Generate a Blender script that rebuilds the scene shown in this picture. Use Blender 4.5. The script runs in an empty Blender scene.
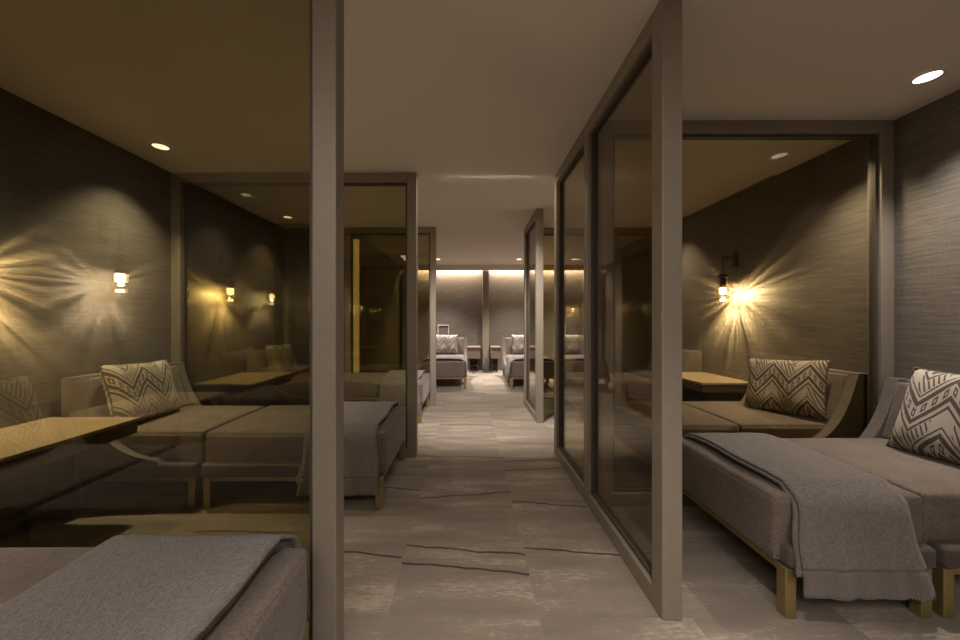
import bpy, bmesh, math, random
from mathutils import Vector, Matrix
random.seed(7)
S = bpy.context.scene
COL = S.collection

# ------------------------------------------------------------------ camera, world, exposure
FPX, VX, VY, CAMH = 350.0, 468.0, 320.5, 1.25
cam_d = bpy.data.cameras.new('camera')
cam = bpy.data.objects.new('camera', cam_d); COL.objects.link(cam)
cam_d.sensor_width = 36.0
cam_d.lens = FPX * 36.0 / 960.0
cam_d.shift_x = (480 - VX) / 960.0
cam_d.shift_y = (VY - 320) / 960.0
cam_d.clip_start = 0.02
cam.location = (0, 0, CAMH)
cam.rotation_euler = (math.radians(90), 0, 0)
S.camera = cam
w = bpy.data.worlds.new('world'); S.world = w
w.use_nodes = True
w.node_tree.nodes['Background'].inputs[0].default_value = (0.0, 0.0, 0.0, 1)
S.view_settings.view_transform = 'Standard'
S.view_settings.look = 'None'
S.view_settings.gamma = 1
S.view_settings.exposure = 1.47
S.cycles.transparent_max_bounces = 32
S.cycles.max_bounces = 14
S.cycles.diffuse_bounces = 7
S.cycles.glossy_bounces = 6
S.cycles.sample_clamp_indirect = 4.0
S.cycles.caustics_reflective = False
S.cycles.caustics_refractive = False

# lamp powers (W)
P_DOWN, P_FARDOWN, P_SCONCE, P_COVE, P_BACK = 45.0, 190.0, 15.0, 42.0, 200.0
WARM = (1.0, 0.92, 0.845)
SCW = (1.0, 0.83, 0.58)

# ------------------------------------------------------------------ room dimensions
XL, XR = -2.71, 2.872
YB, YF = -2.3, 8.80
H = 2.60
XLF = -1.70          # far left wall
YRET = 5.22          # where the left wall steps in
YSTEP = 3.26
H2 = 2.618

def pix(px, py, z=0.0):
    Y = FPX * (CAMH - z) / (py - VY)
    return ((px - VX) * Y / FPX, Y)

# ------------------------------------------------------------------ node helpers
class N:
    def __init__(s, name):
        s.m = bpy.data.materials.new(name); s.m.use_nodes = True
        s.t = s.m.node_tree; s.t.nodes.clear()
        s.out = s.t.nodes.new('ShaderNodeOutputMaterial')
    def n(s, typ, **kw):
        nd = s.t.nodes.new(typ)
        for k, v in kw.items(): setattr(nd, k, v)
        return nd
    def l(s, a, b): s.t.links.new(a, b)
    def setin(s, sock, v):
        if hasattr(v, 'is_output') or isinstance(v, bpy.types.NodeSocket): s.l(v, sock)
        else: sock.default_value = v
    def math(s, op, a, b=None, c=None, clamp=False):
        nd = s.n('ShaderNodeMath', operation=op); nd.use_clamp = clamp
        s.setin(nd.inputs[0], a)
        if b is not None: s.setin(nd.inputs[1], b)
        if c is not None: s.setin(nd.inputs[2], c)
        return nd.outputs[0]
    def mix(s, f, a, b):
        nd = s.n('ShaderNodeMix', data_type='RGBA')
        s.setin(nd.inputs[0], f); s.setin(nd.inputs[6], a); s.setin(nd.inputs[7], b)
        return nd.outputs[2]
    def coord(s, kind='Object'):
        return s.n('ShaderNodeTexCoord').outputs[kind]
    def sep(s, v):
        nd = s.n('ShaderNodeSeparateXYZ'); s.l(v, nd.inputs[0]); return nd.outputs
    def comb(s, x, y, z):
        nd = s.n('ShaderNodeCombineXYZ')
        for i, v in enumerate((x, y, z)): s.setin(nd.inputs[i], v)
        return nd.outputs[0]
    def scale(s, v, sc):
        nd = s.n('ShaderNodeMapping'); s.l(v, nd.inputs[0]); nd.inputs['Scale'].default_value = sc
        return nd.outputs[0]
    def noise(s, v, scale=1, detail=2, rough=.5, out=0, dist=0.0):
        nd = s.n('ShaderNodeTexNoise'); s.l(v, nd.inputs['Vector'])
        nd.inputs['Scale'].default_value = scale; nd.inputs['Detail'].default_value = detail
        nd.inputs['Roughness'].default_value = rough; nd.inputs['Distortion'].default_value = dist
        return nd.outputs[out]
    def ramp(s, f, lo, hi):
        nd = s.n('ShaderNodeMapRange'); s.setin(nd.inputs[0], f)
        nd.inputs[1].default_value = lo; nd.inputs[2].default_value = hi
        return nd.outputs[0]
    def bump(s, hgt, strength, dist=0.01):
        nd = s.n('ShaderNodeBump'); s.l(hgt, nd.inputs['Height'])
        nd.inputs['Strength'].default_value = strength; nd.inputs['Distance'].default_value = dist
        return nd.outputs[0]
    def princ(s, col, rough=.6, metal=0.0, spec=.5, normal=None, sheen=0.0, emis=None, estr=0):
        p = s.n('ShaderNodeBsdfPrincipled')
        s.setin(p.inputs['Base Color'], col if not isinstance(col, tuple) else (*col[:3], 1))
        s.setin(p.inputs['Roughness'], rough); s.setin(p.inputs['Metallic'], metal)
        p.inputs['Specular IOR Level'].default_value = spec
        p.inputs['Sheen Weight'].default_value = sheen
        if normal is not None: s.l(normal, p.inputs['Normal'])
        if emis: p.inputs['Emission Color'].default_value = (*emis, 1); p.inputs['Emission Strength'].default_value = estr
        s.l(p.outputs[0], s.out.inputs[0]); return s.m

def c(r, g, b):
    f = lambda v: (v / 255 / 12.92) if v / 255 <= .04045 else ((v / 255 + .055) / 1.055) ** 2.4
    return (f(r), f(g), f(b), 1)

def m_wall(name, lo, hi):
    k = N(name); v = k.coord()
    u = k.sep(v)
    h = k.math('ADD', u[0], u[1])
    vv = k.comb(h, 0, u[2])
    a = k.noise(k.scale(vv, (3.2, 1, 60)), 1, 4, .65)
    b = k.noise(k.scale(vv, (11, 1, 230)), 1, 3, .65)
    cc = k.noise(k.scale(vv, (140, 1, 8)), 1, 2, .5)
    f = k.math('ADD', k.math('ADD', k.math('MULTIPLY', a, .5), k.math('MULTIPLY', b, .38)), k.math('MULTIPLY', cc, .12))
    f = k.ramp(f, .36, .64)
    return k.princ(k.mix(f, lo, hi), .50, 0, .32, k.bump(f, .22, .004))

def m_plain(name, col, rough=.6, metal=0, spec=.5, nz=0, nsc=30):
    k = N(name)
    if not nz: return k.princ(col, rough, metal, spec)
    f = k.noise(k.coord(), nsc, 4, .6)
    lo = tuple(x * (1 - nz) for x in col[:3]) + (1,); hi = tuple(min(1, x * (1 + nz)) for x in col[:3]) + (1,)
    return k.princ(k.mix(k.ramp(f, .3, .7), lo, hi), rough, metal, spec)

def m_fabric(name, col, var=.42, weave=130, bstr=.4, sheen=.15):
    k = N(name); v = k.coord()
    a = k.noise(v, 6, 3, .6); b = k.noise(v, weave, 2, .6)
    f = k.math('ADD', k.math('MULTIPLY', a, .35), k.math('MULTIPLY', b, .65))
    f = k.ramp(f, .3, .7)
    lo = tuple(x * (1 - var) for x in col[:3]) + (1,); hi = tuple(x * (1 + var) for x in col[:3]) + (1,)
    return k.princ(k.mix(f, lo, hi), .9, 0, .2, k.bump(b, bstr, .003), sheen)

def m_knit(name, col):
    k = N(name); v = k.coord()
    b = k.noise(v, 85, 3, .7); d = k.noise(v, 260, 2, .6)
    f = k.math('ADD', k.math('MULTIPLY', b, .6), k.math('MULTIPLY', d, .4))
    f = k.ramp(f, .34, .66)
    lo = tuple(x * .62 for x in col[:3]) + (1,); hi = tuple(x * 1.32 for x in col[:3]) + (1,)
    return k.princ(k.mix(f, lo, hi), .95, 0, .15, k.bump(f, .7, .006), .25)

def m_rib(name, col):
    k = N(name); v = k.coord(); x = k.sep(v)[0]
    wv = k.math('SINE', k.math('MULTIPLY', x, 620))
    f = k.ramp(wv, -1, 1)
    lo = tuple(q * .88 for q in col[:3]) + (1,); hi = tuple(q * 1.06 for q in col[:3]) + (1,)
    return k.princ(k.mix(f, lo, hi), .95, 0, .15, k.bump(f, .6, .006), .2)

def m_wood(name, lo, hi):
    k = N(name); v = k.coord()
    a = k.noise(k.scale(v, (14, 1.6, 14)), 1.5, 4, .6, dist=1.0)
    b = k.noise(k.scale(v, (120, 4, 120)), 1, 3, .6)
    f = k.ramp(k.math('ADD', k.math('MULTIPLY', a, .65), k.math('MULTIPLY', b, .35)), .3, .7)
    return k.princ(k.mix(f, lo, hi), .42, 0, .4, k.bump(f, .06, .003))

def m_glass(name, tint, r0=.05):
    """thin tinted sheet: coloured transmission plus a mirror reflection that grows at grazing angles"""
    k = N(name)
    lw = k.n('ShaderNodeLayerWeight'); lw.inputs[0].default_value = .5
    f5 = k.math('POWER', lw.outputs['Facing'], 5.0)
    refl = k.math('ADD', k.math('MULTIPLY', f5, .9), r0)
    tr = k.n('ShaderNodeBsdfTransparent'); tr.inputs[0].default_value = (*tint, 1)
    gl = k.n('ShaderNodeBsdfGlossy'); gl.inputs[0].default_value = (.95, .95, .95, 1); gl.inputs['Roughness'].default_value = 0.004
    mx = k.n('ShaderNodeMixShader'); k.l(refl, mx.inputs[0]); k.l(tr.outputs[0], mx.inputs[1]); k.l(gl.outputs[0], mx.inputs[2])
    k.l(mx.outputs[0], k.out.inputs[0]); return k.m

def m_emit(name, col, st):
    k = N(name); e = k.n('ShaderNodeEmission'); e.inputs[0].default_value = (*col, 1); e.inputs[1].default_value = st
    k.l(e.outputs[0], k.out.inputs[0]); return k.m

def m_carpet():
    k = N('carpet'); v = k.coord(); u = k.sep(v)
    x, y = u[0], u[1]
    tx = k.math('FLOOR', k.math('DIVIDE', k.math('ADD', x, .34), .64))
    fx = k.math('FRACT', k.math('DIVIDE', k.math('ADD', x, .34), .64))
    ty = k.math('FLOOR', k.math('DIVIDE', k.math('ADD', y, k.math('MULTIPLY', tx, .37)), .92))
    fy = k.math('FRACT', k.math('DIVIDE', k.math('ADD', y, k.math('MULTIPLY', tx, .37)), .92))
    def rnd(seed):
        nd = k.n('ShaderNodeTexWhiteNoise', noise_dimensions='3D')
        k.l(k.comb(tx, ty, seed), nd.inputs[0]); return nd.outputs[0]
    off = k.math('MULTIPLY', rnd(1.0), 9.0)
    vv = k.comb(k.math('ADD', x, off), k.math('ADD', y, off), 0)
    a = k.noise(k.scale(vv, (1.3, 6.5, 1)), 1, 5, .6)
    fine = k.noise(k.scale(vv, (22, 85, 1)), 1, 4, .75)
    grain = k.noise(v, 240, 2, .6)
    pale = k.ramp(k.math('ADD', k.math('MULTIPLY', a, .55), k.math('MULTIPLY', fine, .45)), .53, .60)
    base = k.mix(k.ramp(a, .35, .6), c(124, 113, 102), c(144, 132, 119))
    base = k.mix(k.math('MULTIPLY', rnd(2.0), .07), base, c(112, 101, 91))
    colr = k.mix(k.math('MULTIPLY', pale, .55), base, c(192, 178, 160))
    colr = k.mix(k.math('MULTIPLY', k.ramp(grain, .3, .7), .35), colr, c(104, 94, 84))
    wob = k.math('MULTIPLY', k.math('SUBTRACT', k.noise(k.comb(k.math('ADD', x, off), ty, 0), 4.6, 3, .5), .5), .11)
    wv = k.math('ADD', .002, k.math('MULTIPLY', k.noise(k.comb(k.math('ADD', x, off), 3.0, 0), 5, 1, .5), .009))
    masks = []
    # random strokes (everywhere the hand placed ones are not)
    near = k.math('MULTIPLY', k.math('LESS_THAN', y, 3.15),
                  k.math('MULTIPLY', k.math('GREATER_THAN', x, -.98), k.math('LESS_THAN', x, .94)))
    outside = k.math('SUBTRACT', 1.0, near)
    for sd in (3.0, 4.0):
        y0 = k.math('ADD', .12, k.math('MULTIPLY', rnd(sd), .76))
        sl = k.math('MULTIPLY', k.math('SUBTRACT', rnd(sd + 5), .5), .16)
        dy = k.math('SUBTRACT', k.math('SUBTRACT', fy, y0), k.math('ADD', k.math('MULTIPLY', sl, fx), wob))
        ln = k.math('LESS_THAN', k.math('ABSOLUTE', dy), wv)
        on = k.math('GREATER_THAN', rnd(sd + 9), .42)
        masks.append(k.math('MULTIPLY', k.math('MULTIPLY', ln, on), outside))
    Z = lambda a_, b_: (340 + a_ / 2.6667, 400 + b_ / 2.6667)
    strokes = [((-60, 396), (165, 420)), ((178, 388), (495, 413)), ((165, 433), (505, 464)), ((490, 393), (790, 417)),
               ((213, 262), (455, 245)), ((460, 271), (655, 284)), ((440, 165), (575, 157)), ((440, 188), (590, 182)),
               ((120, 233), (211, 240)), ((215, 150), (440, 153))]
    for (p0, p1) in strokes:
        (ax, ay), (bx_, by_) = pix(*Z(*p0)), pix(*Z(*p1))
        sl = (by_ - ay) / (bx_ - ax)
        yl = k.math('ADD', ay - sl * ax, k.math('MULTIPLY', x, sl))
        dy = k.math('SUBTRACT', k.math('SUBTRACT', y, yl), k.math('MULTIPLY', wob, .45))
        ln = k.math('LESS_THAN', k.math('ABSOLUTE', dy), k.math('MULTIPLY', wv, 1.05))
        inx = k.math('MULTIPLY', k.math('GREATER_THAN', x, ax), k.math('LESS_THAN', x, bx_))
        masks.append(k.math('MULTIPLY', ln, inx))
    tot = masks[0]
    for q in masks[1:]: tot = k.math('MAXIMUM', tot, q)
    colr = k.mix(k.math('MULTIPLY', tot, .86), colr, c(38, 33, 30))
    return k.princ(colr, .95, 0, .15, k.bump(grain, .3, .004), .15)

def m_pillow(name):
    k = N(name); uv = k.coord('UV'); u_ = k.sep(uv); u, v = u_[0], u_[1]
    zig = lambda per, amp: k.math('MULTIPLY', k.math('PINGPONG', u, per), amp)
    wob = k.math('MULTIPLY', k.noise(uv, 22, 2, .6), .018)
    t = k.math('ADD', k.math('ADD', v, zig(.21, 1.6)), wob)
    b = k.math('FRACT', k.math('MULTIPLY', t, 1.6))
    between = lambda s_, lo, hi: k.math('MULTIPLY', k.math('GREATER_THAN', s_, lo), k.math('LESS_THAN', s_, hi))
    l1 = between(b, .02, .12); l2 = between(b, .35, .46); l3 = between(b, .53, .57); l4 = between(b, .88, .94)
    # little squares that ride along the band between the first two lines
    sq = k.math('MULTIPLY', between(b, .16, .31), between(k.math('FRACT', k.math('MULTIPLY', u, 17.0)), .22, .72))
    hole = k.math('MULTIPLY', between(b, .20, .27), between(k.math('FRACT', k.math('MULTIPLY', u, 17.0)), .38, .56))
    sq = k.math('MULTIPLY', sq, k.math('SUBTRACT', 1.0, hole))
    # hatched stitches in the wide band
    ha = k.math('MULTIPLY', between(b, .60, .86), between(k.math('FRACT', k.math('ADD', k.math('MULTIPLY', u, 26.0), k.math('MULTIPLY', v, 9.0))), .0, .38))
    ha = k.math('MULTIPLY', ha, k.math('GREATER_THAN', k.math('FRACT', k.math('MULTIPLY', u, 2.94)), .45))
    tot = l1
    for q in (l2, l3, l4, sq, ha): tot = k.math('MAXIMUM', tot, q)
    gr = k.noise(uv, 160, 2, .6)
    light = k.mix(k.ramp(gr, .3, .7), c(150, 141, 133), c(188, 179, 169))
    colr = k.mix(k.math('MULTIPLY', tot, .92), light, c(66, 55, 52))
    return k.princ(colr, .9, 0, .15, k.bump(gr, .3, .003), .15)

M = dict(
    wall=m_wall('woven silk wallcovering', c(82, 77, 72), c(126, 117, 108)),
    ceil=m_plain('ceiling paint', c(218, 211, 204), .9, 0, .2),
    frame=m_plain('bronze painted metal', c(142, 132, 118), .48, .2, .5, .05, 40),
    gasket=m_plain('dark gasket', c(74, 66, 57), .6),
    glass=m_glass('bronze tinted glass', (.76, .715, .585), .036),
    screen=m_glass('tinted screen glass', (.73, .69, .575), .065),
    dimmed=m_glass('smoked bronze glass', (.655, .625, .49), .085),  # left panes: tint darkened to stand in for the dimmer bays behind
    fabric=m_fabric('taupe upholstery', c(108, 96, 88)),
    back=m_fabric('grey brown upholstery', c(108, 98, 92)),
    plinth=m_fabric('dark plinth fabric', c(84, 74, 69)),
    throw=m_knit('grey knitted wool', c(122, 112, 107)),
    rib=m_rib('ribbed knit', c(114, 104, 99)),
    pillow=m_pillow('woven zigzag textile'),
    brass=m_plain('brushed brass', c(172, 152, 106), .42, .8, .5, .06, 60),
    darkbrass=m_plain('antique bronze', c(92, 66, 40), .4, .9),
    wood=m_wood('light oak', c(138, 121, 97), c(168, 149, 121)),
    casewood=m_wood('oak with painted shade', c(74, 60, 47), c(96, 79, 62)),  # shade on the drawer case faces is put into this darker oak
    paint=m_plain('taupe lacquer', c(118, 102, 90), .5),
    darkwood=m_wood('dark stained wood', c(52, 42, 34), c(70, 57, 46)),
    carpet=m_carpet(),
    shade=m_glass('clear lamp glass', (.95, .91, .84), .05),
    bulb=m_emit('glowing bulb', (1.0, .82, .55), 9.0),
    led=m_emit('downlight lens', (1.0, .90, .76), 1.5),
    strip=m_emit('led strip', (1.0, .86, .70), 3.0),
    edge=m_emit('glowing amber strip', (1.0, .72, .34), .42),
    white=m_plain('white trim', c(205, 195, 182), .5),
)

# ------------------------------------------------------------------ mesh helpers
def link(name, bm, mat, parent=None, smooth=False, loc=(0, 0, 0), mods=None):
    bmesh.ops.recalc_face_normals(bm, faces=bm.faces[:])
    me = bpy.data.meshes.new(name); bm.to_mesh(me); bm.free()
    me.materials.append(M[mat] if isinstance(mat, str) else mat)
    if smooth:
        for p in me.polygons: p.use_smooth = True
    o = bpy.data.objects.new(name, me); COL.objects.link(o); o.location = loc
    if parent: o.parent = parent
    return o

def box(bm, x0, x1, y0, y1, z0, z1, bev=0.0, seg=2):
    r = bmesh.ops.create_cube(bm, size=1)
    vs = r['verts']
    for v in vs:
        v.co = Vector((x0 + (v.co.x + .5) * (x1 - x0), y0 + (v.co.y + .5) * (y1 - y0), z0 + (v.co.z + .5) * (z1 - z0)))
    if bev > 0:
        es = list({e for v in vs for e in v.link_edges})
        bmesh.ops.bevel(bm, geom=es, offset=bev, segments=seg, profile=.5, affect='EDGES')

def boxobj(name, mat, dims, parent=None, bev=0.0, seg=2, smooth=False, loc=(0, 0, 0)):
    bm = bmesh.new(); box(bm, *dims, bev, seg)
    return link(name, bm, mat, parent, smooth, loc)

def cushion_bm(x0, x1, y0, y1, z0, z1, bev=.05, crown=.015, side=.008, cuts=10, seg=5):
    bm = bmesh.new()
    bmesh.ops.create_cube(bm, size=1)
    bmesh.ops.subdivide_edges(bm, edges=bm.edges[:], cuts=cuts, use_grid_fill=True)
    for v in bm.verts:
        v.co = Vector((x0 + (v.co.x + .5) * (x1 - x0), y0 + (v.co.y + .5) * (y1 - y0), z0 + (v.co.z + .5) * (z1 - z0)))
    es = [e for e in bm.edges if len(e.link_faces) == 2 and e.calc_face_angle(0) > .8]
    bmesh.ops.bevel(bm, geom=es, offset=bev, segments=seg, profile=.55, affect='EDGES', clamp_overlap=True)
    cx, cy, cz = (x0 + x1) / 2, (y0 + y1) / 2, (z0 + z1) / 2
    ax, ay, az = (x1 - x0) / 2, (y1 - y0) / 2, (z1 - z0) / 2
    for v in bm.verts:
        px, py, pz = (v.co.x - cx) / ax, (v.co.y - cy) / ay, (v.co.z - cz) / az
        qx, qy, qz = max(0, 1 - px * px), max(0, 1 - py * py), max(0, 1 - pz * pz)
        if pz > 0: v.co.z += crown * qx ** .5 * qy ** .5 * pz
        v.co.x += side * qy ** .5 * qz ** .5 * px
        v.co.y += side * qx ** .5 * qz ** .5 * py
    return bm

def lathe(bm, prof, seg=24, cx=0, cy=0):
    rings = []
    for (r, z) in prof:
        rings.append([bm.verts.new((cx + r * math.cos(2 * math.pi * i / seg), cy + r * math.sin(2 * math.pi * i / seg), z)) for i in range(seg)])
    for a, b in zip(rings, rings[1:]):
        for i in range(seg):
            j = (i + 1) % seg
            bm.faces.new((a[i], a[j], b[j], b[i]))
    return rings

def capped(bm, prof, seg=24, cx=0, cy=0):
    r = lathe(bm, prof, seg, cx, cy)
    bm.faces.new(r[0]); bm.faces.new(r[-1])

def rod(bm, p, q, r, seg=10):
    p, q = Vector(p), Vector(q); d = (q - p)
    bmesh.ops.create_cone(bm, cap_ends=True, segments=seg, radius1=r, radius2=r, depth=d.length,
                          matrix=Matrix.Translation((p + q) / 2) @ d.to_track_quat('Z', 'Y').to_matrix().to_4x4())

def empty(name, label, cat, loc=(0, 0, 0), rz=0.0, group=None):
    o = bpy.data.objects.new(name, None); COL.objects.link(o)
    o.location = loc; o.rotation_euler = (0, 0, rz); o.empty_display_size = .1
    o['label'] = label; o['category'] = cat; o['kind'] = 'thing'
    if group: o['group'] = group
    return o

def tag(o, label, cat, group=None, kind='thing'):
    o['label'] = label; o['category'] = cat; o['kind'] = kind
    if group: o['group'] = group
    return o

def dup(root, loc, rz, label):
    r = root.copy(); COL.objects.link(r); r.location = loc; r.rotation_euler = (0, 0, rz); r['label'] = label
    for ch in list(root.children):
        d = ch.copy(); COL.objects.link(d); d.parent = r
        for g in list(ch.children):
            e = g.copy(); COL.objects.link(e); e.parent = d
    return r

def struct(o, label=None):
    o['kind'] = 'structure'
    if label: o['label'] = label
    return o

# ------------------------------------------------------------------ room shell
T = .12
struct(boxobj('floor', 'carpet', (XL - T, XR + T, YB - T, YF + T, -.1, 0)), 'beige streaked carpet tile floor with dark brush strokes')
bm = bmesh.new()
box(bm, XL - T, XR + T, YB - T, YSTEP, H, H + .15)
box(bm, XL - T, XR + T, YSTEP, YF - .16, H2, H2 + .12)
box(bm, XL - T, XR + T, YF - .16, YF + T, H2 + .16, H2 + .28)      # recess of the light cove
box(bm, XL - T, XR + T, YF - .20, YF - .16, H2 + .12, H2 + .28)
box(bm, XLF, XR, YF - .20, YF - .17, 2.485, H2 + .01)
struct(link('ceiling', bm, 'ceil'), 'plain painted ceiling with a shallow step over the corridor')
struct(boxobj('wall_left', 'wall', (XL - T, XL, YB, YRET, 0, H2 + .1)), 'left wall in dark woven silk covering')
struct(boxobj('wall_right', 'wall', (XR, XR + T, YB, YF, 0, H2 + .1)), 'right wall in dark woven silk covering')
struct(boxobj('wall_far', 'wall', (XL, XR, YF, YF + T, 0, H2 + .28)), 'far wall washed from above by cove light')
struct(boxobj('wall_back', 'wall', (XL, XR, YB - T, YB, 0, H2 + .1)), 'wall behind the viewer')
bm = bmesh.new(); box(bm, XL - T, XLF, YRET, YRET + T, 0, H2 + .1); box(bm, XLF - T, XLF, YRET + T, YF, 0, H2 + .1)
struct(link('wall_left_return', bm, 'wall'), 'stepped in part of the left wall beyond the third partition')
# pilaster on the far wall between the side tables
struct(boxobj('trim_1', 'frame', (.36, .52, YF - .14, YF, 0, H2), bev=.004), 'taupe pilaster on the far wall')
struct(boxobj('trim_2', 'frame', (-1.62, -1.48, YF - .14, YF, 0, H2), bev=.004), 'taupe pilaster at the left end of the far wall')
tag(boxobj('glow_strip', 'edge', (XLF - .012, XLF + .07, YRET - .004, YRET + .03, .0, H2 - .16), bev=.003), 'tall amber edge strip given its own glow at the corner of the stepped in wall, behind the third partition', 'light strip')  # strip on the wall edge; its brightness is put in as emission

# ------------------------------------------------------------------ glazed partitions
PW = .085
def frame_bars(root, ax, a0, a1, b0, mull=(), h=H, end_a=True, end_b=True, sill=True, tint='glass'):
    """partition standing in a line: ax 'x' runs along X at Y=b0.., ax 'y' runs along Y at X=b0.. (world coordinates, root at origin)"""
    b1 = b0 + PW
    def bar(name, p0, p1, z0, z1, mat='frame', i0=0.0, i1=0.0, bev=.004):
        d = (p0, p1, b0 + i0, b1 - i1, z0, z1) if ax == 'x' else (b0 + i0, b1 - i1, p0, p1, z0, z1)
        return boxobj(name, mat, d, root, bev)
    posts = [(a0, a0 + PW), (a1 - PW, a1)] + [(m_, m_ + PW) for m_ in mull]
    posts.sort()
    for p in posts: bar('post', p[0], p[1], 0, h)
    for p, q in zip(posts, posts[1:]):
        bar('top_rail', p[1], q[0], h - PW, h)
        if sill: bar('bottom_rail', p[1], q[0], 0, PW)
        z0 = PW if sill else 0.0
        # stepped bead that holds the glass
        bead = bmesh.new()
        for (u0, u1, w0, w1) in ((p[1], p[1] + .018, z0, h - PW), (q[0] - .018, q[0], z0, h - PW),
                                 (p[1] + .018, q[0] - .018, h - PW - .018, h - PW), (p[1] + .018, q[0] - .018, z0, z0 + .018)):
            if ax == 'x': box(bead, u0, u1, b0 + .022, b1 - .022, w0, w1)
            else: box(bead, b0 + .022, b1 - .022, u0, u1, w0, w1)
        link('glazing_bead', bead, 'gasket', root)
        bar('glass_pane', p[1] + .006, q[0] - .006, z0 + .006, h - PW - .006, tint, .037, .037, 0)

PG = 'bronze framed glass partitions between the lounging bays'
PT = [('glass_partition', 'nearest left bronze framed glass partition, its tall post rising beside the near left ottoman', 'x', XL, -.47, 1.245, (), H),
      ('glass_partition', 'second left glass partition, behind the middle left lounge chair and ottoman', 'x', XL, -.47, 3.19, (), H),
      ('glass_partition', 'third left glass partition, narrower, standing before the stepped in wall', 'x', -1.80, -.47, 5.12, (), H2)]
for (nm, lb, ax, a0, a1, b0, mu, h) in PT:
    r = empty(nm, lb, 'partition', ((a0 + a1) / 2, b0, 0), 0, PG)
    base = r.location.copy()
    frame_bars(r, ax, a0, a1, b0, mu, h, tint='dimmed')
    for ch in r.children: ch.location = -base
# T shaped screens on the right: corridor screen with mullion, cross screen behind it
r = empty('glass_partition', 'large two pane glass screen along the right of the corridor, nearest the viewer', 'partition', (.848, 2.4, 0), 0, PG)
frame_bars(r, 'y', 1.456, 3.29, .808, (2.357,), H, tint='screen')
for ch in r.children: ch.location = (-.848, -2.4, 0)
r = empty('glass_partition', 'glass cross screen reaching the right wall behind the near right lounge chair', 'partition', (1.87, 2.357, 0), 0, PG)
frame_bars(r, 'x', .893, XR, 2.357, (), H)
for ch in r.children: ch.location = (-1.87, -2.357, 0)
r = empty('glass_partition', 'small single pane glass screen further along the right of the corridor', 'partition', (.85, 4.7, 0), 0, PG)
frame_bars(r, 'y', 4.265, 5.245, .835, (), H2, tint='screen')
for ch in r.children: ch.location = (-.85, -4.7, 0)
r = empty('glass_partition', 'far glass cross screen reaching the right wall behind the small corridor screen', 'partition', (1.87, 5.16, 0), 0, PG)
frame_bars(r, 'x', .922, XR, 5.16, (), H2)
for ch in r.children: ch.location = (-1.87, -5.16, 0)

# ------------------------------------------------------------------ lounge furniture
WID = .86
ZL, ZP, ZM = .21, .305, .495      # leg top, plinth top, cushion top
def legs_rails(root, x0, x1, w, rail_front=True):
    lw = .046
    for sx, xx in ((0, x0), (1, x1 - lw)):
        for sy, yy in ((0, -w / 2), (1, w / 2 - lw)):
            boxobj('leg', 'brass', (xx, xx + lw, yy, yy + lw, 0, ZL), root, .004)
    bm = bmesh.new(); t = .022
    box(bm, x0 + lw, x1 - lw, -w / 2 + .004, -w / 2 + .004 + t, ZL - .026, ZL)
    box(bm, x0 + lw, x1 - lw, w / 2 - .004 - t, w / 2 - .004, ZL - .026, ZL)
    box(bm, x0 + .004, x0 + .004 + t, -w / 2 + lw, w / 2 - lw, ZL - .03, ZL)
    box(bm, x1 - .004 - t, x1 - .004, -w / 2 + lw, w / 2 - lw, ZL - .03, ZL)
    link('base_rail', bm, 'brass', root)

def make_ottoman(L):
    root = empty('ottoman', '', 'ottoman', group='fabric ottomans pushed against the lounge chairs')
    link('base_frame', cushion_bm(0, L - .02, -WID / 2, WID / 2, ZL, ZP - .005, .02, 0, 0, 2, 3), 'plinth', root, True)
    link('seat_cushion', cushion_bm(.0, L, -WID / 2 + .05, WID / 2 - .05, ZL + .004, ZM, .07, .016, .012, 14, 6), 'fabric', root, True)
    legs_rails(root, .012, L - .012, WID - .02)
    return root

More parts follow.
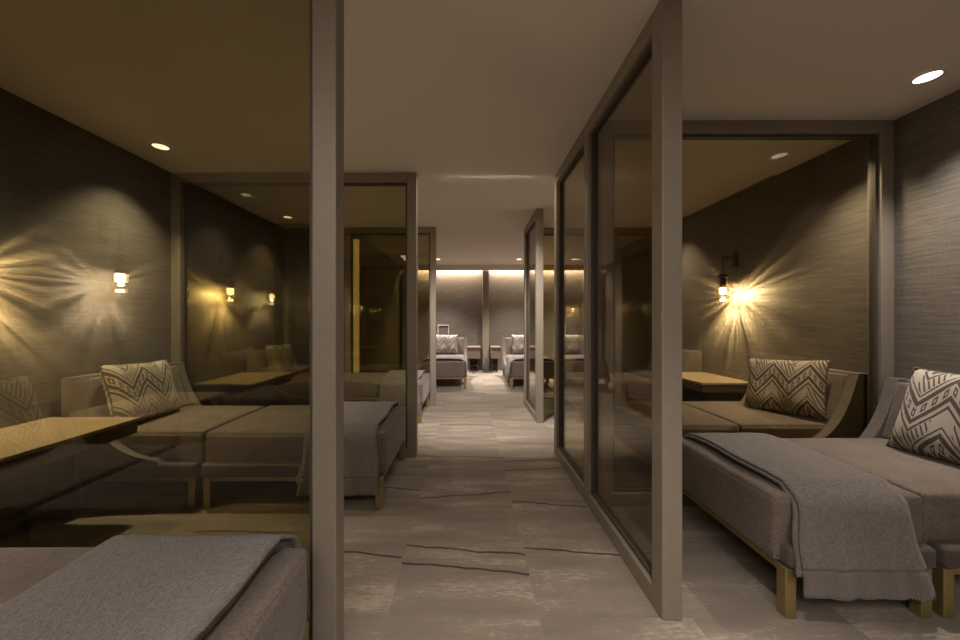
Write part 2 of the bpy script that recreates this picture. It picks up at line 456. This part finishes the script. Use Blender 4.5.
def make_chair():
    D = .885
    root = empty('lounge_chair', '', 'lounge chair', group='low backed lounge chairs')
    link('base_frame', cushion_bm(.02, D - .01, -WID / 2, WID / 2, ZL, ZP - .005, .02, 0, 0, 2, 3), 'plinth', root, True)
    link('seat_cushion', cushion_bm(.065, D, -WID / 2 + .066, WID / 2 - .066, ZL + .02, ZM, .07, .016, .004, 14, 6), 'fabric', root, True)
    # seat apron each side under the wings, forward of them
    # curved wing shell: side profile swept across its thickness, plus the back panel
    def prof():
        pts = [(.0, ZP - .03), (.0, .87), (.10, .875)]
        n = 18
        P0, P1, P2, P3 = Vector((.10, .875)), Vector((.17, .66)), Vector((.22, .36)), Vector((.62, .325))
        for i in range(1, n + 1):
            t = i / n
            q = P0 * (1 - t) ** 3 + P1 * 3 * t * (1 - t) ** 2 + P2 * 3 * t * t * (1 - t) + P3 * t ** 3
            pts.append((q.x, q.y))
        pts += [(.66, ZP - .03)]
        return pts
    pr = prof()
    for s in (-1, 1):
        bm = bmesh.new()
        yo, yi = s * WID / 2, s * (WID / 2 - .068)
        A = [bm.verts.new((x, yo, z)) for x, z in pr]; B = [bm.verts.new((x, yi, z)) for x, z in pr]
        n = len(pr)
        for i in range(n):
            j = (i + 1) % n
            bm.faces.new((A[i], A[j], B[j], B[i]))
        bm.faces.new(A); bm.faces.new(B[::-1])
        es = [e for e in bm.edges if len(e.link_faces) == 2 and e.calc_face_angle(0) > 1.2]
        bmesh.ops.bevel(bm, geom=es, offset=.012, segments=2, affect='EDGES')
        bmesh.ops.triangulate(bm, faces=[f for f in bm.faces if len(f.verts) > 4])
        link('side_wing', bm, 'back', root)
    boxobj('back_panel', 'back', (.0, .06, -WID / 2 + .068, WID / 2 - .068, ZP, .87), root, .01)
    # leaning inner back cushion
    bm = cushion_bm(.06, .15, -WID / 2 + .072, WID / 2 - .072, ZM + .004, .855, .03, .0, .01, 6, 3)
    for v in bm.verts:
        t = (.855 - v.co.z) / .36
        if v.co.x > .1: v.co.x += .10 * max(0, t) ** 1.3 - .03
    link('back_cushion', bm, 'back', root, True)
    legs_rails(root, .03, D - .012, WID - .02)
    return root

chair0 = make_chair(); ott_long0 = make_ottoman(1.215); ott_short0 = make_ottoman(.64)
used = set()
def place(root, loc, rz, label):
    if root.name not in used:
        used.add(root.name); root.location = loc; root.rotation_euler = (0, 0, rz); root['label'] = label; return root
    return dup(root, loc, rz, label)

# throw laid across the ottoman: local x along ottoman length, y across, z up; folded in two layers
def make_throw(wd, near=.33, far=.10, lean=0.0, seed=1, fat=.011):
    rnd = random.Random(seed)
    hw = WID / 2 - .036
    def path(off, near_, far_):
        # list of (y, z) from the far hem, over the top, to the near hem (near side is -y)
        pts = []
        r = .075 + off
        yo = hw + off + .004; zt = ZM + off + .006
        nfar = 6
        for i in range(nfar + 1): pts.append((yo, zt - r - far_ + far_ * i / nfar))
        for i in range(1, 6):
            a = i / 6 * math.pi / 2; pts.append((yo - r + r * math.cos(a), zt - r + r * math.sin(a)))
        n = 26
        for i in range(n + 1):
            y = (yo - r) * (1 - 2 * i / n); q = max(0, 1 - (y / hw) ** 2) ** .5
            pts.append((y, zt + .026 * q))
        for i in range(1, 6):
            a = math.pi / 2 + i / 6 * math.pi / 2; pts.append((-yo + r + r * math.cos(a), zt - r + r * math.sin(a)))
        for i in range(1, 19): 
            t = i / 18
            pts.append((-yo - .05 * (t * near_ / near) ** .8, zt - r - near_ * t))
        return pts
    def sheet(off, x0, x1, near_, far_, s0=None, s1=None, nx=26):
        p = path(off, near_, far_)
        tot = len(p)
        a, b = (0, tot) if s0 is None else (s0, s1)
        bm = bmesh.new(); rows = []
        ph = seed * 1.7
        for j in range(a, b):
            y, z = p[j]
            row = []
            hang = max(0, (j - (tot - 19)) / 18)
            for i in range(nx + 1):
                t = i / nx
                x = x0 + (x1 - x0) * t
                x += lean * (j / tot - .5) + .008 * math.sin(j * .31 + ph) * (1 if t in (0, 1) else .6)
                x += .03 * hang * (t - .5) * 2
                dy = hang * (.010 * math.sin(t * 9 + ph) + .006 * math.sin(t * 21 + ph * 2))
                dz = .003 * math.sin(j * .8 + t * 7 + ph) * (1 - hang)
                row.append(bm.verts.new((x, y - abs(dy), z + abs(dz))))
            rows.append(row)
        for r0, r1 in zip(rows, rows[1:]):
            for i in range(nx): bm.faces.new((r0[i], r0[i + 1], r1[i + 1], r1[i]))
        return bm
    tot = len(path(0, near, far))
    root = empty('throw_blanket', '', 'blanket', group='grey knitted throws laid over the ottomans')
    def thick(o, t=.011):
        md = o.modifiers.new('solid', 'SOLIDIFY'); md.thickness = t; md.offset = 1.0
        return o
    k0 = tot - 7
    thick(link('under_fold', sheet(.000, -wd / 2 - .014, wd / 2 - .02, near - .07, far - .01), 'throw', root, True), fat)
    thick(link('top_layer', sheet(fat + .0015, -wd / 2, wd / 2, near, far, 0, k0 + 1), 'throw', root, True))
    thick(link('ribbed_hem', sheet(fat + .0015, -wd / 2, wd / 2, near, far, k0, tot), 'rib', root, True))
    return root

build_throw = make_throw

# pillow standing on its lower edge: local x = width, z = height, -y = front
def make_pillow(wd=.53, ht=.45, th=.085):
    root = None
    bm = bmesh.new(); n = 22
    uvl = bm.loops.layers.uv.new('UVMap')
    def pt(i, j, s):
        u, v = 2 * i / n - 1, 2 * j / n - 1
        pin = .045 * (1 - abs(v) ** 2) * abs(u) ** 3
        pin2 = .05 * (1 - abs(u) ** 2) * abs(v) ** 3
        x = wd / 2 * u * (1 - pin * 1.4); z = ht / 2 * v * (1 - pin2 * 1.2)
        t = th * max(0, (1 - u ** 4)) ** .55 * max(0, (1 - v ** 4)) ** .55
        t *= 1 + .10 * math.sin(5 * u + 2 * v) * (1 - u * u)
        return Vector((x, s * t, z + ht / 2))
    g = {}
    for s in (-1, 1):
        for i in range(n + 1):
            for j in range(n + 1):
                edge = i in (0, n) or j in (0, n)
                key = (0 if edge else s, i, j)
                if key not in g: g[key] = bm.verts.new(pt(i, j, s))
    for s in (-1, 1):
        for i in range(n):
            for j in range(n):
                ks = [(i, j), (i + 1, j), (i + 1, j + 1), (i, j + 1)]
                f = bm.faces.new([g[(0 if (a in (0, n) or b in (0, n)) else s, a, b)] for a, b in ks])
                for lp, (a, b) in zip(f.loops, ks): lp[uvl].uv = (a / n, b / n)
    o = link('throw_pillow', bm, 'pillow', None, True)
    pp = bmesh.new()
    ring = []
    m = 48
    for q in range(4):
        for e in range(m // 4):
            t = e / (m // 4)
            i, j = {0: (t, 0), 1: (1, t), 2: (1 - t, 1), 3: (0, 1 - t)}[q]
            ring.append(pt(i * n, j * n, 0))
    for a, b in zip(ring, ring[1:] + ring[:1]): rod(pp, a, b, .005, 6)
    link('piping', pp, 'plinth', o, True)
    return o
pil0 = make_pillow()
def place_pillow(loc, rz, tilt, label, roll=0.0):
    if pil0.name in used:
        o = pil0.copy(); COL.objects.link(o)
        for ch in pil0.children:
            d = ch.copy(); COL.objects.link(d); d.parent = o
    else: o = pil0; used.add(o.name)
    o.location = loc; o.rotation_mode = 'XYZ'
    o.rotation_euler = (-tilt, roll, rz)
    return tag(o, label, 'pillow', 'zigzag patterned pillows on the lounge chairs')

# -------------------- left bays (backs on the left wall, feet to the corridor)
LEFT = [(.79, 'near left, cut by the picture edge'), (2.74, 'middle left'), (4.68, 'far left')]
xb = XL + .026
lab_ch = ['nearest left lounge chair, in front of the first left partition', 'lounge chair seen through the first left glass partition, patterned pillow on it',
          'left lounge chair between the second and third glass partitions']
lab_ot = ['large ottoman at the bottom left, in front of the first left partition', 'left ottoman on brass legs between the first and second glass partitions',
          'left ottoman between the second and third glass partitions']
lab_th = ['grey throw on the large bottom left ottoman', 'grey throw hanging down the left ottoman behind the tall first post', 'grey throw on the left ottoman beyond the second partition']
lab_pi = ['patterned pillow on the nearest left lounge chair, seen as a reflection', 'patterned pillow seen through the first left glass partition', 'patterned pillow on the left chair beyond the second partition']
for (y, _), a, b in zip(LEFT, lab_ch, lab_ot):
    place(chair0, (xb, y, 0), 0, a)
    place(ott_long0, (xb + .908 + (.025 if y < 1 else .005), y, 0), 0, b)
for (y, _), a, rr, sh in zip(LEFT, lab_pi, (.02, .0, -.05), (.03, -.11, -.08)):
    place_pillow((XL + .33, y + sh, ZM + .012), math.pi / 2 + rr, .30, a, .04)
xfoot = xb + .908 + 1.215
tr_l0 = build_throw(.47, .31, .12, .02, 3); used.add(tr_l0.name)
tr_l0.location = (xfoot - .035 - .25, LEFT[1][0], 0); tr_l0['label'] = lab_th[1]
tr_n = build_throw(.53, .31, .12, .0, 8, .034)
tr_n.location = (xfoot - .025 - .265, LEFT[0][0], 0); tr_n['label'] = lab_th[0]
dup(tr_l0, (xfoot - .03 - .25, LEFT[2][0], 0), 0, lab_th[2])

# -------------------- right bays (backs on the right wall, feet to the corridor)
RIGHT = [1.885, 2.905, 4.72]
lab_ch = ['near right lounge chair at the picture edge, large pillow on it', 'right lounge chair seen through the cross screen, beside the oak table', 'right lounge chair beyond the oak table, before the far cross screen']
lab_ot = ['near right ottoman on thick brass legs under a grey throw', 'right ottoman just behind the glass cross screen', 'right ottoman beside the small corridor screen']
xr = XR - .006
for y, a, b in zip(RIGHT, lab_ch, lab_ot):
    place(chair0, (xr, y, 0), math.pi, a)
    place(ott_short0, (xr - .908, y, 0), math.pi, b)
place_pillow((XR - .385, 1.775, ZM + .012), -math.pi / 2 + .05, .36, 'large zigzag patterned pillow at the right picture edge', 0).scale = (1.1, 1.1, 1.1)
place_pillow((XR - .38, 2.78, ZM + .012), -math.pi / 2 + .44, .28, 'patterned pillow leaning on the right chair behind the glass cross screen', -.06)
place_pillow((XR - .30, 4.72, ZM + .012), -math.pi / 2, .30, 'patterned pillow on the right chair beyond the oak table', 0)
tr_r0 = build_throw(.46, .30, .12, -.02, 5)
tr_r0.location = (1.625, RIGHT[0], 0); tr_r0['label'] = 'grey throw hanging almost to the floor over the near right ottoman'

# -------------------- far row (backs to the far wall, facing the viewer)
FAR = [-.45, 1.20, 2.36]
nm = ['left', 'middle', 'right']
yb = 7.93
for i, x in enumerate(FAR):
    w_ = ['left of the pilaster at the far end', 'right of the pilaster at the far end', 'at the far right, seen through the corridor screens'][i]
    place(chair0, (x, yb, 0), -math.pi / 2, 'lounge chair facing the viewer, ' + w_)
    place(ott_short0, (x, yb - .908, 0), -math.pi / 2, 'ottoman facing the viewer, ' + w_)
    place_pillow((x + (-.03, .02, .05)[i], yb - .30, ZM + .012), 0, .28, 'patterned pillow on the far wall chair, ' + w_, 0)
    dup(tr_l0, (x, yb - .895 - .36, 0), -math.pi / 2, 'grey throw on the far wall ottoman, ' + w_)

# ------------------------------------------------------------------ side tables
def make_table(wx, wy, label, loc, rz, z=.625, deep=.10, case='casewood'):
    """local: x from the wall (0) outwards, y along the wall"""
    r = empty('side_table', label, 'side table', loc, rz, 'side tables with a drawer between the lounge chairs')
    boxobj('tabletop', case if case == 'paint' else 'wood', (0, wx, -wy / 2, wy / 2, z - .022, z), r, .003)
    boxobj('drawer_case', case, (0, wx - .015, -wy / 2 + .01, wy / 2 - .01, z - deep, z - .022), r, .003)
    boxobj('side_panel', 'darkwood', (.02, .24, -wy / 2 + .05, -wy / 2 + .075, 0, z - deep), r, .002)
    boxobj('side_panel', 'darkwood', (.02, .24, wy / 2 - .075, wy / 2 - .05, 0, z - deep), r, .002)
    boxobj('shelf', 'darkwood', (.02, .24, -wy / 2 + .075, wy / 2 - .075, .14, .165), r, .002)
    return r
make_table(.59, .80, 'oak topped side table seen through the first left glass partition', (XL + .003, 1.87, 0), 0)
make_table(.60, .80, 'oak topped side table seen through two left glass partitions', (XL + .003, 3.83, 0), 0)
make_table(.60, .80, 'oak topped side table left of the viewer, seen as a reflection', (XL + .003, -.10, 0), 0)
make_table(.53, .75, 'oak topped side table under the right wall sconce', (XR - .003, 3.875, 0), math.pi)
make_table(.60, .32, 'narrow taupe side table against the far wall, left of the pilaster', (.14, YF - .005, 0), -math.pi / 2, .625, .27, 'paint')
make_table(.60, .24, 'narrow taupe side table against the far wall, right of the pilaster', (.66, YF - .005, 0), -math.pi / 2, .625, .27, 'paint')
bm = bmesh.new()
for d in ((-.14, .14, 1.12, 1.14), (-.14, .14, .86, .88), (-.14, -.122, .88, 1.12), (.122, .14, .88, 1.12)):
    box(bm, d[0], d[1], -.03, 0, d[2], d[3])
tag(link('picture_frame', bm, 'white', None, False, (-.62, YF, 0)), 'thin pale open frame fixed to the far wall above the left pillow', 'frame')

# ------------------------------------------------------------------ lamps
def light(name, typ, loc, power, col, parent=None, **kw):
    d = bpy.data.lights.new(name, typ); d.energy = power; d.color = col
    for k_, v_ in kw.items(): setattr(d, k_, v_)
    o = bpy.data.objects.new(name, d); COL.objects.link(o); o.location = loc
    if parent: o.parent = parent
    return o

def downlight(x, y, h, label, power, size=math.radians(96)):
    r = empty('ceiling_downlight', label, 'downlight', (x, y, h), 0, 'round recessed ceiling downlights')
    bm = bmesh.new()
    lathe(bm, [(.052, -.001), (.052, -.006), (.064, -.006), (.068, -.001)], 32)
    link('trim_ring', bm, 'white', r)
    bm = bmesh.new(); capped(bm, [(.052, -.001), (.052, -.004)], 32)
    link('lens', bm, 'led', r)
    l_ = light('downlight_lamp', 'SPOT', (0, 0, -.012), power, WARM, r, spot_size=size, spot_blend=.9, shadow_soft_size=.04)
    return r

downlight(-2.38, 2.71, H, 'ceiling downlight behind the first left glass partition', P_DOWN * 2.0)
downlight(-2.38, 4.62, H2, 'ceiling downlight behind the second left glass partition', P_DOWN)
downlight(-2.38, .87, H, 'ceiling downlight above the nearest left lounge chair', P_DOWN * .33)
downlight(2.54, 1.935, H, 'bright ceiling downlight at the top right of the picture', P_DOWN)
downlight(2.54, 2.51, H, 'ceiling downlight hidden just behind the right cross screen', P_DOWN * 1.5)
downlight(2.54, 4.62, H2, 'ceiling downlight on the right beyond the oak table', P_DOWN)
downlight(-.67, 7.8, H2, 'small ceiling downlight at the far end, left one', P_FARDOWN)
downlight(1.14, 7.8, H2, 'small ceiling downlight at the far end, middle one', P_FARDOWN)
downlight(2.45, 7.8, H2, 'small ceiling downlight at the far end, right one', P_FARDOWN)
light('fill_lamp', 'SPOT', (.48, .6, H - .03), P_BACK * .30, WARM, None, spot_size=math.radians(72), spot_blend=.9, shadow_soft_size=.06)  # unseen fill spot added above the corridor, no fixture
light('fill_lamp', 'SPOT', (1.2, -.4, H - .03), P_BACK * .45, WARM, None, spot_size=math.radians(78), spot_blend=.8, shadow_soft_size=.06)  # second added fill spot, behind the camera

light('fill_lamp', 'AREA', (.1, -1.3, H - .02), 29.0, WARM, None, shape='RECTANGLE', size=3.0, size_y=1.2)  # broad unseen fill added behind the camera for general brightness

def sconce(x, y, side, label, far=False):
    """side +1: wall towards +X"""
    r = empty('wall_sconce', label, 'wall lamp', (x, y, 1.455), 0, 'brass and glass wall sconces')
    wx = (XR - x) if side > 0 else (XL - x)
    if far: wx = (YF - y) / .6; r.rotation_euler = (0, 0, math.pi / 2); r.scale = (.6, .6, .6); r.location.z = 1.47
    bm = bmesh.new(); s = side
    box(bm, min(wx, wx - s * .015), max(wx, wx - s * .015), -.03, .03, .37, .53, .003)
    link('wall_plate', bm, 'darkbrass', r)
    bm = bmesh.new(); rod(bm, (wx - s * .014, 0, .47), (-s * .01, 0, .47), .009); link('arm', bm, 'darkbrass', r, True)
    bm = bmesh.new(); rod(bm, (0, 0, .29), (0, 0, .465), .005); link('hanging_rod', bm, 'darkbrass', r, True)
    bm = bmesh.new(); capped(bm, [(.050, .255), (.052, .27), (.040, .285), (.012, .295)], 24); link('cap', bm, 'darkbrass', r, True)
    bm = bmesh.new(); lathe(bm, [(.048, .0), (.050, .004), (.050, .255)], 24)
    link('glass_shade', bm, 'shade', r, True)
    bm = bmesh.new(); capped(bm, [(.012, .145), (.03, .15), (.032, .255)], 16); link('lamp_holder', bm, 'darkbrass', r, True)
    bm = bmesh.new(); capped(bm, [(.020, .075), (.032, .085), (.032, .135), (.022, .145)], 20); link('bulb', bm, 'bulb', r, True)
    bm = bmesh.new(); lathe(bm, [(.014, .004), (.026, .004), (.026, .026), (.018, .026), (.014, .004)], 20); link('glass_ring', bm, 'bulb', r, True)
    l1 = light('sconce_lamp', 'POINT', (0, 0, .060), P_SCONCE * (.25 if far else 1.0), SCW, r, shadow_soft_size=.006)
    l2 = light('sconce_lamp', 'SPOT', (0, 0, -.004), P_SCONCE * (.2 if far else 1.5), SCW, r, shadow_soft_size=.006,
               spot_size=math.radians(140), spot_blend=.7)
    for l_ in (l1, l2):          # cut glass throws soft rays on the wall behind the lamp
        d = l_.data; d.use_nodes = True; t = d.node_tree
        e = t.nodes['Emission']
        g = t.nodes.new('ShaderNodeTexCoord'); sp = t.nodes.new('ShaderNodeSeparateXYZ'); t.links.new(g.outputs['Normal'], sp.inputs[0])
        cb = t.nodes.new('ShaderNodeCombineXYZ'); t.links.new(sp.outputs[1], cb.inputs[0]); t.links.new(sp.outputs[2], cb.inputs[1])
        nv = t.nodes.new('ShaderNodeVectorMath'); nv.operation = 'NORMALIZE'; t.links.new(cb.outputs[0], nv.inputs[0])
        wf = t.nodes.new('ShaderNodeMapRange'); wf.inputs[1].default_value = .05 * side; wf.inputs[2].default_value = .35 * side
        t.links.new(sp.outputs[0], wf.inputs[0])
        nz = t.nodes.new('ShaderNodeTexNoise'); nz.inputs['Scale'].default_value = 4.6; nz.inputs['Detail'].default_value = 4; nz.inputs['Roughness'].default_value = .7
        t.links.new(nv.outputs[0], nz.inputs['Vector'])
        mr = t.nodes.new('ShaderNodeMapRange'); mr.inputs[1].default_value = .40; mr.inputs[2].default_value = .66; mr.inputs[3].default_value = .22; mr.inputs[4].default_value = 2.7
        t.links.new(nz.outputs[0], mr.inputs[0])
        mx = t.nodes.new('ShaderNodeMix'); mx.data_type = 'FLOAT'
        t.links.new(wf.outputs[0], mx.inputs[0]); mx.inputs[2].default_value = .25 if l_ is l1 else .7
        t.links.new(mr.outputs[0], mx.inputs[3]); t.links.new(mx.outputs[0], e.inputs['Strength'])
    return r
sconce(2.725, 3.74, 1, 'lit wall sconce above the oak table on the right wall')
sconce(-2.58, 1.86, -1, 'lit wall sconce on the left wall above the first oak table')
sconce(-2.58, 3.80, -1, 'lit wall sconce on the left wall beyond the second partition')
sconce(-2.58, -.03, -1, 'lit wall sconce left of the viewer, seen as a reflection')

sconce(2.60, YF - .13, 1, 'small lit wall sconce on the far wall at its right end', True)

# light cove along the top of the far wall
tag(boxobj('cove_light_strip', 'strip', (XLF + .01, XR - .01, YF - .165, YF - .135, 2.53, 2.55)), 'glowing light strip hidden in the slot above the far wall', 'light strip')
a = light('cove_lamp', 'AREA', ((XLF + XR) / 2, YF - .075, 2.56), P_COVE, (1.0, .80, .60), None, shape='RECTANGLE', size=XR - XLF - .1, size_y=.05)

# unseen lamps added behind the ceiling step to brighten the corridor beyond it
a = light('step_fill_lamp', 'AREA', (.17, YSTEP + .012, H + .010), 3.0, (1.0, .84, .66), None, shape='RECTANGLE', size=.8, size_y=.02)
a.rotation_euler = (math.radians(0), 0, math.radians(0))
for lx in (0.0, .34):
    b = light('step_fill_lamp', 'SPOT', (lx, YSTEP + .03, H + .010), 80.0, WARM, None, spot_size=math.radians(84), spot_blend=.8, shadow_soft_size=.02)
    b.rotation_euler = (math.radians(36), 0, 0)
